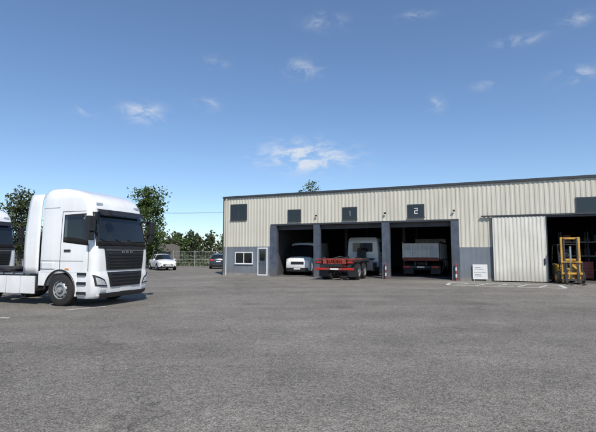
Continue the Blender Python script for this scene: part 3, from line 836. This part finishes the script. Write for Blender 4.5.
m = MB()
for i in range(1600):
    y = 3.2 + 12 * R.random() ** 1.6; x_ = R.uniform(-.85, .85) * y; s_ = R.uniform(.003, .010)
    vs = [(x_ + s_ * R.uniform(.6, 1.2) * math.cos(q), y + s_ * R.uniform(.6, 1.2) * math.sin(q), 0.001) for q in (0, 1.25, 2.5, 3.8, 5)] + [(x_, y, s_ * .9)]
    m.add(vs, [(0, 1, 5), (1, 2, 5), (2, 3, 5), (3, 4, 5), (4, 0, 5)], 'concrete')
m.make('gravel', recalc=False)

# ---------------------------------------------------------------- fence
m = MB(); fy = 50.5
n = 20
for i in range(n + 1):
    x_ = -42 + i * 2.5; m.bx(x_ - .04, x_ + .04, fy - .04, fy + .04, 0, 1.95, 'galv')
    if i < n:
        for z in (.1, .5, .9, 1.3, 1.8): m.bx(x_ + .04, x_ + 2.46, fy - .01, fy + .01, z, z + .03, 'galv')
        for j in range(1, 14): m.bx(x_ + j * .178 - .006, x_ + j * .178 + .006, fy - .018, fy - .011, .05, 1.88, 'galv')
m.make('mesh_fence')

sh = empty('farm_shed', (-20.2, 62, 0), 0.25)
m = MB(); m.bx(-3.2, 3.2, -2.5, 2.5, 0, 2.9, 'render'); m.bx(-2.2, -.6, -2.56, -2.5, 0, 2.2, 'wood'); m.bx(.6, 2, -2.56, -2.5, 1, 1.9, 'glass'); m.make('walls', sh)
m = MB(); m.prism([(-3.7, 2.95), (0, 4.5), (3.7, 2.95), (3.7, 2.82), (0, 4.36), (-3.7, 2.82)], -2.9, 2.9, 'rooftile'); m.make('roof', sh)

def upole(x_, y, hgt):
    m = MB(); m.cyl((0, 0, 0), (0, 0, hgt), .14, 'wood', r1=.09); m.bx(-.7, .7, -.05, .05, hgt - .4, hgt - .3, 'wood')
    for q in (-.6, 0, .6): m.cyl((q, 0, hgt - .3), (q, 0, hgt - .12), .04, 'white2')
    o = m.make('utility_pole'); o.location = (x_, y, 0)
upole(-24.5, 60, 7.6); upole(-6.0, 58.5, 7.7)
m = MB()
m.path([(-24.5 + 18.5 * i / 16, 60 - 1.5 * i / 16, 7.48 - 1.4 * (i / 16) * (1 - i / 16)) for i in range(17)], .02, 'black', 5)
m.make('overhead_cable')

# ---------------------------------------------------------------- trees
def leaf(mb, c, s, k):
    n = Vector((R.gauss(0, 1), R.gauss(0, 1), R.gauss(0, 1) + .5)).normalized(); u = n.orthogonal().normalized()
    u = Matrix.Rotation(R.uniform(0, 6.28), 3, n) @ u; w = n.cross(u)
    a = s * R.uniform(.6, 1.2); b_ = a * R.uniform(.5, .8)
    c = Vector(c)
    mb.add([c - u * a, c - w * b_, c + u * a, c + w * b_], [(0, 1, 2, 3)], k)
def cg(sd=1.0): return max(-2.0, min(2.0, R.gauss(0, sd)))
def tree_into(mb, bx_, by, hgt, cr, leaves, k, base=0.25, ls=.14):
    th = hgt * .6
    lean = Vector((R.uniform(-.3, .3), R.uniform(-.3, .3), 0))
    mb.cyl((bx_, by, 0), Vector((bx_, by, th * .5)) + lean * .5, hgt * .022, 'bark', r1=hgt * .016, n=8)
    mb.cyl(Vector((bx_, by, th * .5)) + lean * .5, Vector((bx_, by, th)) + lean, hgt * .016, 'bark', r1=hgt * .008, n=8)
    clumps = []
    nl = 24
    for i in range(nl):
        a = i * 2.4 + R.uniform(-.4, .4); zf = base + (1 - base) * (i + .5) / nl
        prof = math.sin(math.pi * min(1, max(0.05, (zf - base) / (1 - base))) ** .75) ** .6
        rr = cr * prof * R.uniform(.35, .95)
        tip = Vector((bx_ + rr * math.cos(a), by + rr * math.sin(a), hgt * zf - R.uniform(0, .06) * hgt)) + lean
        st_ = Vector((bx_, by, max(hgt * .15, min(th, tip.z - cr * .4)))) + lean * .8
        mb.cyl(st_, tip, hgt * .006, 'bark', r1=hgt * .002, n=5)
        clumps.append((tip, cr * R.uniform(.20, .38)))
        mid = st_.lerp(tip, .6); clumps.append((mid + Vector((R.gauss(0, .2), R.gauss(0, .2), R.gauss(0, .2))), cr * R.uniform(.16, .28)))
    for i in range(leaves):
        c_, r_ = R.choice(clumps)
        d = Vector((cg(), cg(), cg() * .7)) * r_ * .55
        leaf(mb, c_ + d, ls, k)
def tree(x_, y, hgt, cr, leaves=5000, k='leafA', **kw):
    m = MB(); tree_into(m, 0, 0, hgt, cr, leaves, k, **kw); o = m.make('tree', recalc=False); o.location = (x_, y, 0)
tree(-16.3, 46, 8.9, 2.9, 7500, 'leafA', base=.12)
tree(-27.0, 42, 7.9, 2.6, 4500, 'leafB')
tree(-31.5, 43, 7.0, 2.8, 3500, 'leafB')
tree(1.9, 62, 12.2, 2.0, 2600, 'leafA')
tree(0.3, 66, 11.4, 1.6, 1800, 'leafC')
tree(-36, 30, 7.5, 3, 3000, 'leafA')
m = MB()
for i in range(44):
    x_ = -75 + i * 2.1 + R.uniform(-1, 1); tree_into(m, x_, R.uniform(84, 100), R.uniform(4.4, 7.2), R.uniform(1.8, 3), 450, R.choice(['leafA', 'leafB', 'leafC']), base=.05, ls=.34)
m.make('distant_tree_line', recalc=False)
m = MB()
for i in range(90):
    x_ = -140 + i * 3.2 + R.uniform(-1, 1); tree_into(m, x_, R.uniform(150, 170), R.uniform(7, 10), R.uniform(3, 4.5), 200, R.choice(['leafB', 'leafC']), base=.02, ls=.8)
m.make('distant_woodland', recalc=False)
m = MB()
for i in range(6500):
    x_ = R.uniform(-42, -4); c_ = .9 + .35 * math.sin(x_ * 1.3) + .25 * math.sin(x_ * 3.1 + 1)
    leaf(m, (x_, 53.5 + R.gauss(0, .5), abs(R.gauss(0, .5)) * c_ + .1), .13, R.choice(['leafA', 'leafB', 'leafB']))
m.make('hedge', recalc=False)

# ---------------------------------------------------------------- world
wld = bpy.data.worlds.new('sky'); sc.world = wld; wld.use_nodes = True
nt = wld.node_tree; N = nt.nodes; Lk = nt.links
EL = math.radians(47); AZ = math.atan2(0.30, -0.95)
sky = N.new('ShaderNodeTexSky'); sky.sky_type = 'NISHITA'; sky.sun_disc = False
sky.sun_elevation = EL; sky.sun_rotation = AZ; sky.air_density = 1.0; sky.dust_density = 0.3; sky.ozone_density = 2.0; sky.altitude = 400
hs_ = N.new('ShaderNodeGamma'); hs_.inputs['Gamma'].default_value = 0.92
tint = N.new('ShaderNodeMixRGB'); tint.blend_type = 'MULTIPLY'; tint.inputs[0].default_value = 1; tint.inputs[2].default_value = (0.86, 0.98, 1.12, 1)
bg = N['Background']; bg.inputs['Strength'].default_value = 0.145
Lk.new(sky.outputs[0], hs_.inputs[0]); Lk.new(hs_.outputs[0], tint.inputs[1])
tc = N.new('ShaderNodeTexCoord'); sep = N.new('ShaderNodeSeparateXYZ'); Lk.new(tc.outputs['Generated'], sep.inputs[0])
def mth(op, a, b_=None, c_=None):
    n_ = N.new('ShaderNodeMath'); n_.operation = op
    for i, q in enumerate((a, b_, c_)):
        if q is None: continue
        if isinstance(q, (int, float)): n_.inputs[i].default_value = q
        else: Lk.new(q, n_.inputs[i])
    return n_.outputs[0]
az = mth('MULTIPLY', mth('ARCTAN2', sep.outputs[0], sep.outputs[1]), 57.2958)
el = mth('MULTIPLY', mth('ARCSINE', sep.outputs[2]), 57.2958)
cmb = N.new('ShaderNodeCombineXYZ'); Lk.new(az, cmb.inputs[0]); Lk.new(mth('MULTIPLY', el, 2.2), cmb.inputs[1])
nz = N.new('ShaderNodeTexNoise'); nz.inputs['Scale'].default_value = 0.32; nz.inputs['Detail'].default_value = 7; nz.inputs['Roughness'].default_value = .62; nz.inputs['Distortion'].default_value = .6
Lk.new(cmb.outputs[0], nz.inputs['Vector'])
CL = [(1.3, 12.7, 4.9, 1.7, 1.7), (0.8, 23.8, 1.9, .9, .75), (3.7, 29.0, 2.4, .8, .5), (-20.2, 17.3, 2.2, 1.0, .9), (-12.5, 18.9, 1.4, .7, .65), (27.9, 24.2, 2.2, .5, .6), (33.5, 19.5, 1.8, .7, .65),
      (34, 25.1, 1.3, .6, .6), (18.2, 18.5, .8, .8, .5), (-26.8, 16.6, 1.1, .6, .5), (-11.3, 24.1, 1.5, .6, .35), (24, 20, 1.3, .5, .4), (15.8, 28.9, 2.0, .5, .3),
      (-70, 20, 8, 2, .6), (70, 16, 9, 2, .6)]
tot = None
for ca, ce, sa, se, am in CL:
    dx = mth('MULTIPLY', mth('ADD', az, -ca), 1 / sa); dy = mth('MULTIPLY', mth('ADD', el, -ce), 1 / se)
    g_ = mth('MULTIPLY', mth('EXPONENT', mth('MULTIPLY', mth('ADD', mth('MULTIPLY', dx, dx), mth('MULTIPLY', dy, dy)), -1)), am)
    tot = g_ if tot is None else mth('ADD', tot, g_)
mr = N.new('ShaderNodeMapRange'); mr.interpolation_type = 'SMOOTHSTEP'; mr.inputs['From Min'].default_value = .38; mr.inputs['From Max'].default_value = .74
Lk.new(nz.outputs['Fac'], mr.inputs['Value'])
mask = mth('MINIMUM', mth('MULTIPLY', tot, mr.outputs[0]), .75)
mx = N.new('ShaderNodeMixRGB'); mx.inputs[2].default_value = (5.4, 5.6, 5.9, 1)
Lk.new(mask, mx.inputs[0]); Lk.new(tint.outputs[0], mx.inputs[1]); Lk.new(mx.outputs[0], bg.inputs['Color'])
wld.cycles.sampling_method = 'MANUAL'; wld.cycles.sample_map_resolution = 512

sun = bpy.data.lights.new('sun', 'SUN'); sun.energy = 4.6; sun.angle = math.radians(.5); sun.color = (1, .94, .85)
so = bpy.data.objects.new('sun', sun); COL.objects.link(so)
d = Vector((math.sin(AZ) * math.cos(EL), math.cos(AZ) * math.cos(EL), math.sin(EL)))
so.rotation_euler = d.to_track_quat('Z', 'Y').to_euler(); so.location = (10, -20, 30)

cam = bpy.data.cameras.new('camera'); cam.sensor_width = 36; cam.lens = 432 / 596 * 36; cam.clip_end = 3000; cam.clip_start = .05
co = bpy.data.objects.new('camera', cam); COL.objects.link(co)
co.location = (0, 0, 1.65); co.rotation_euler = (math.radians(90 + 4.9), 0, 0)
sc.camera = co
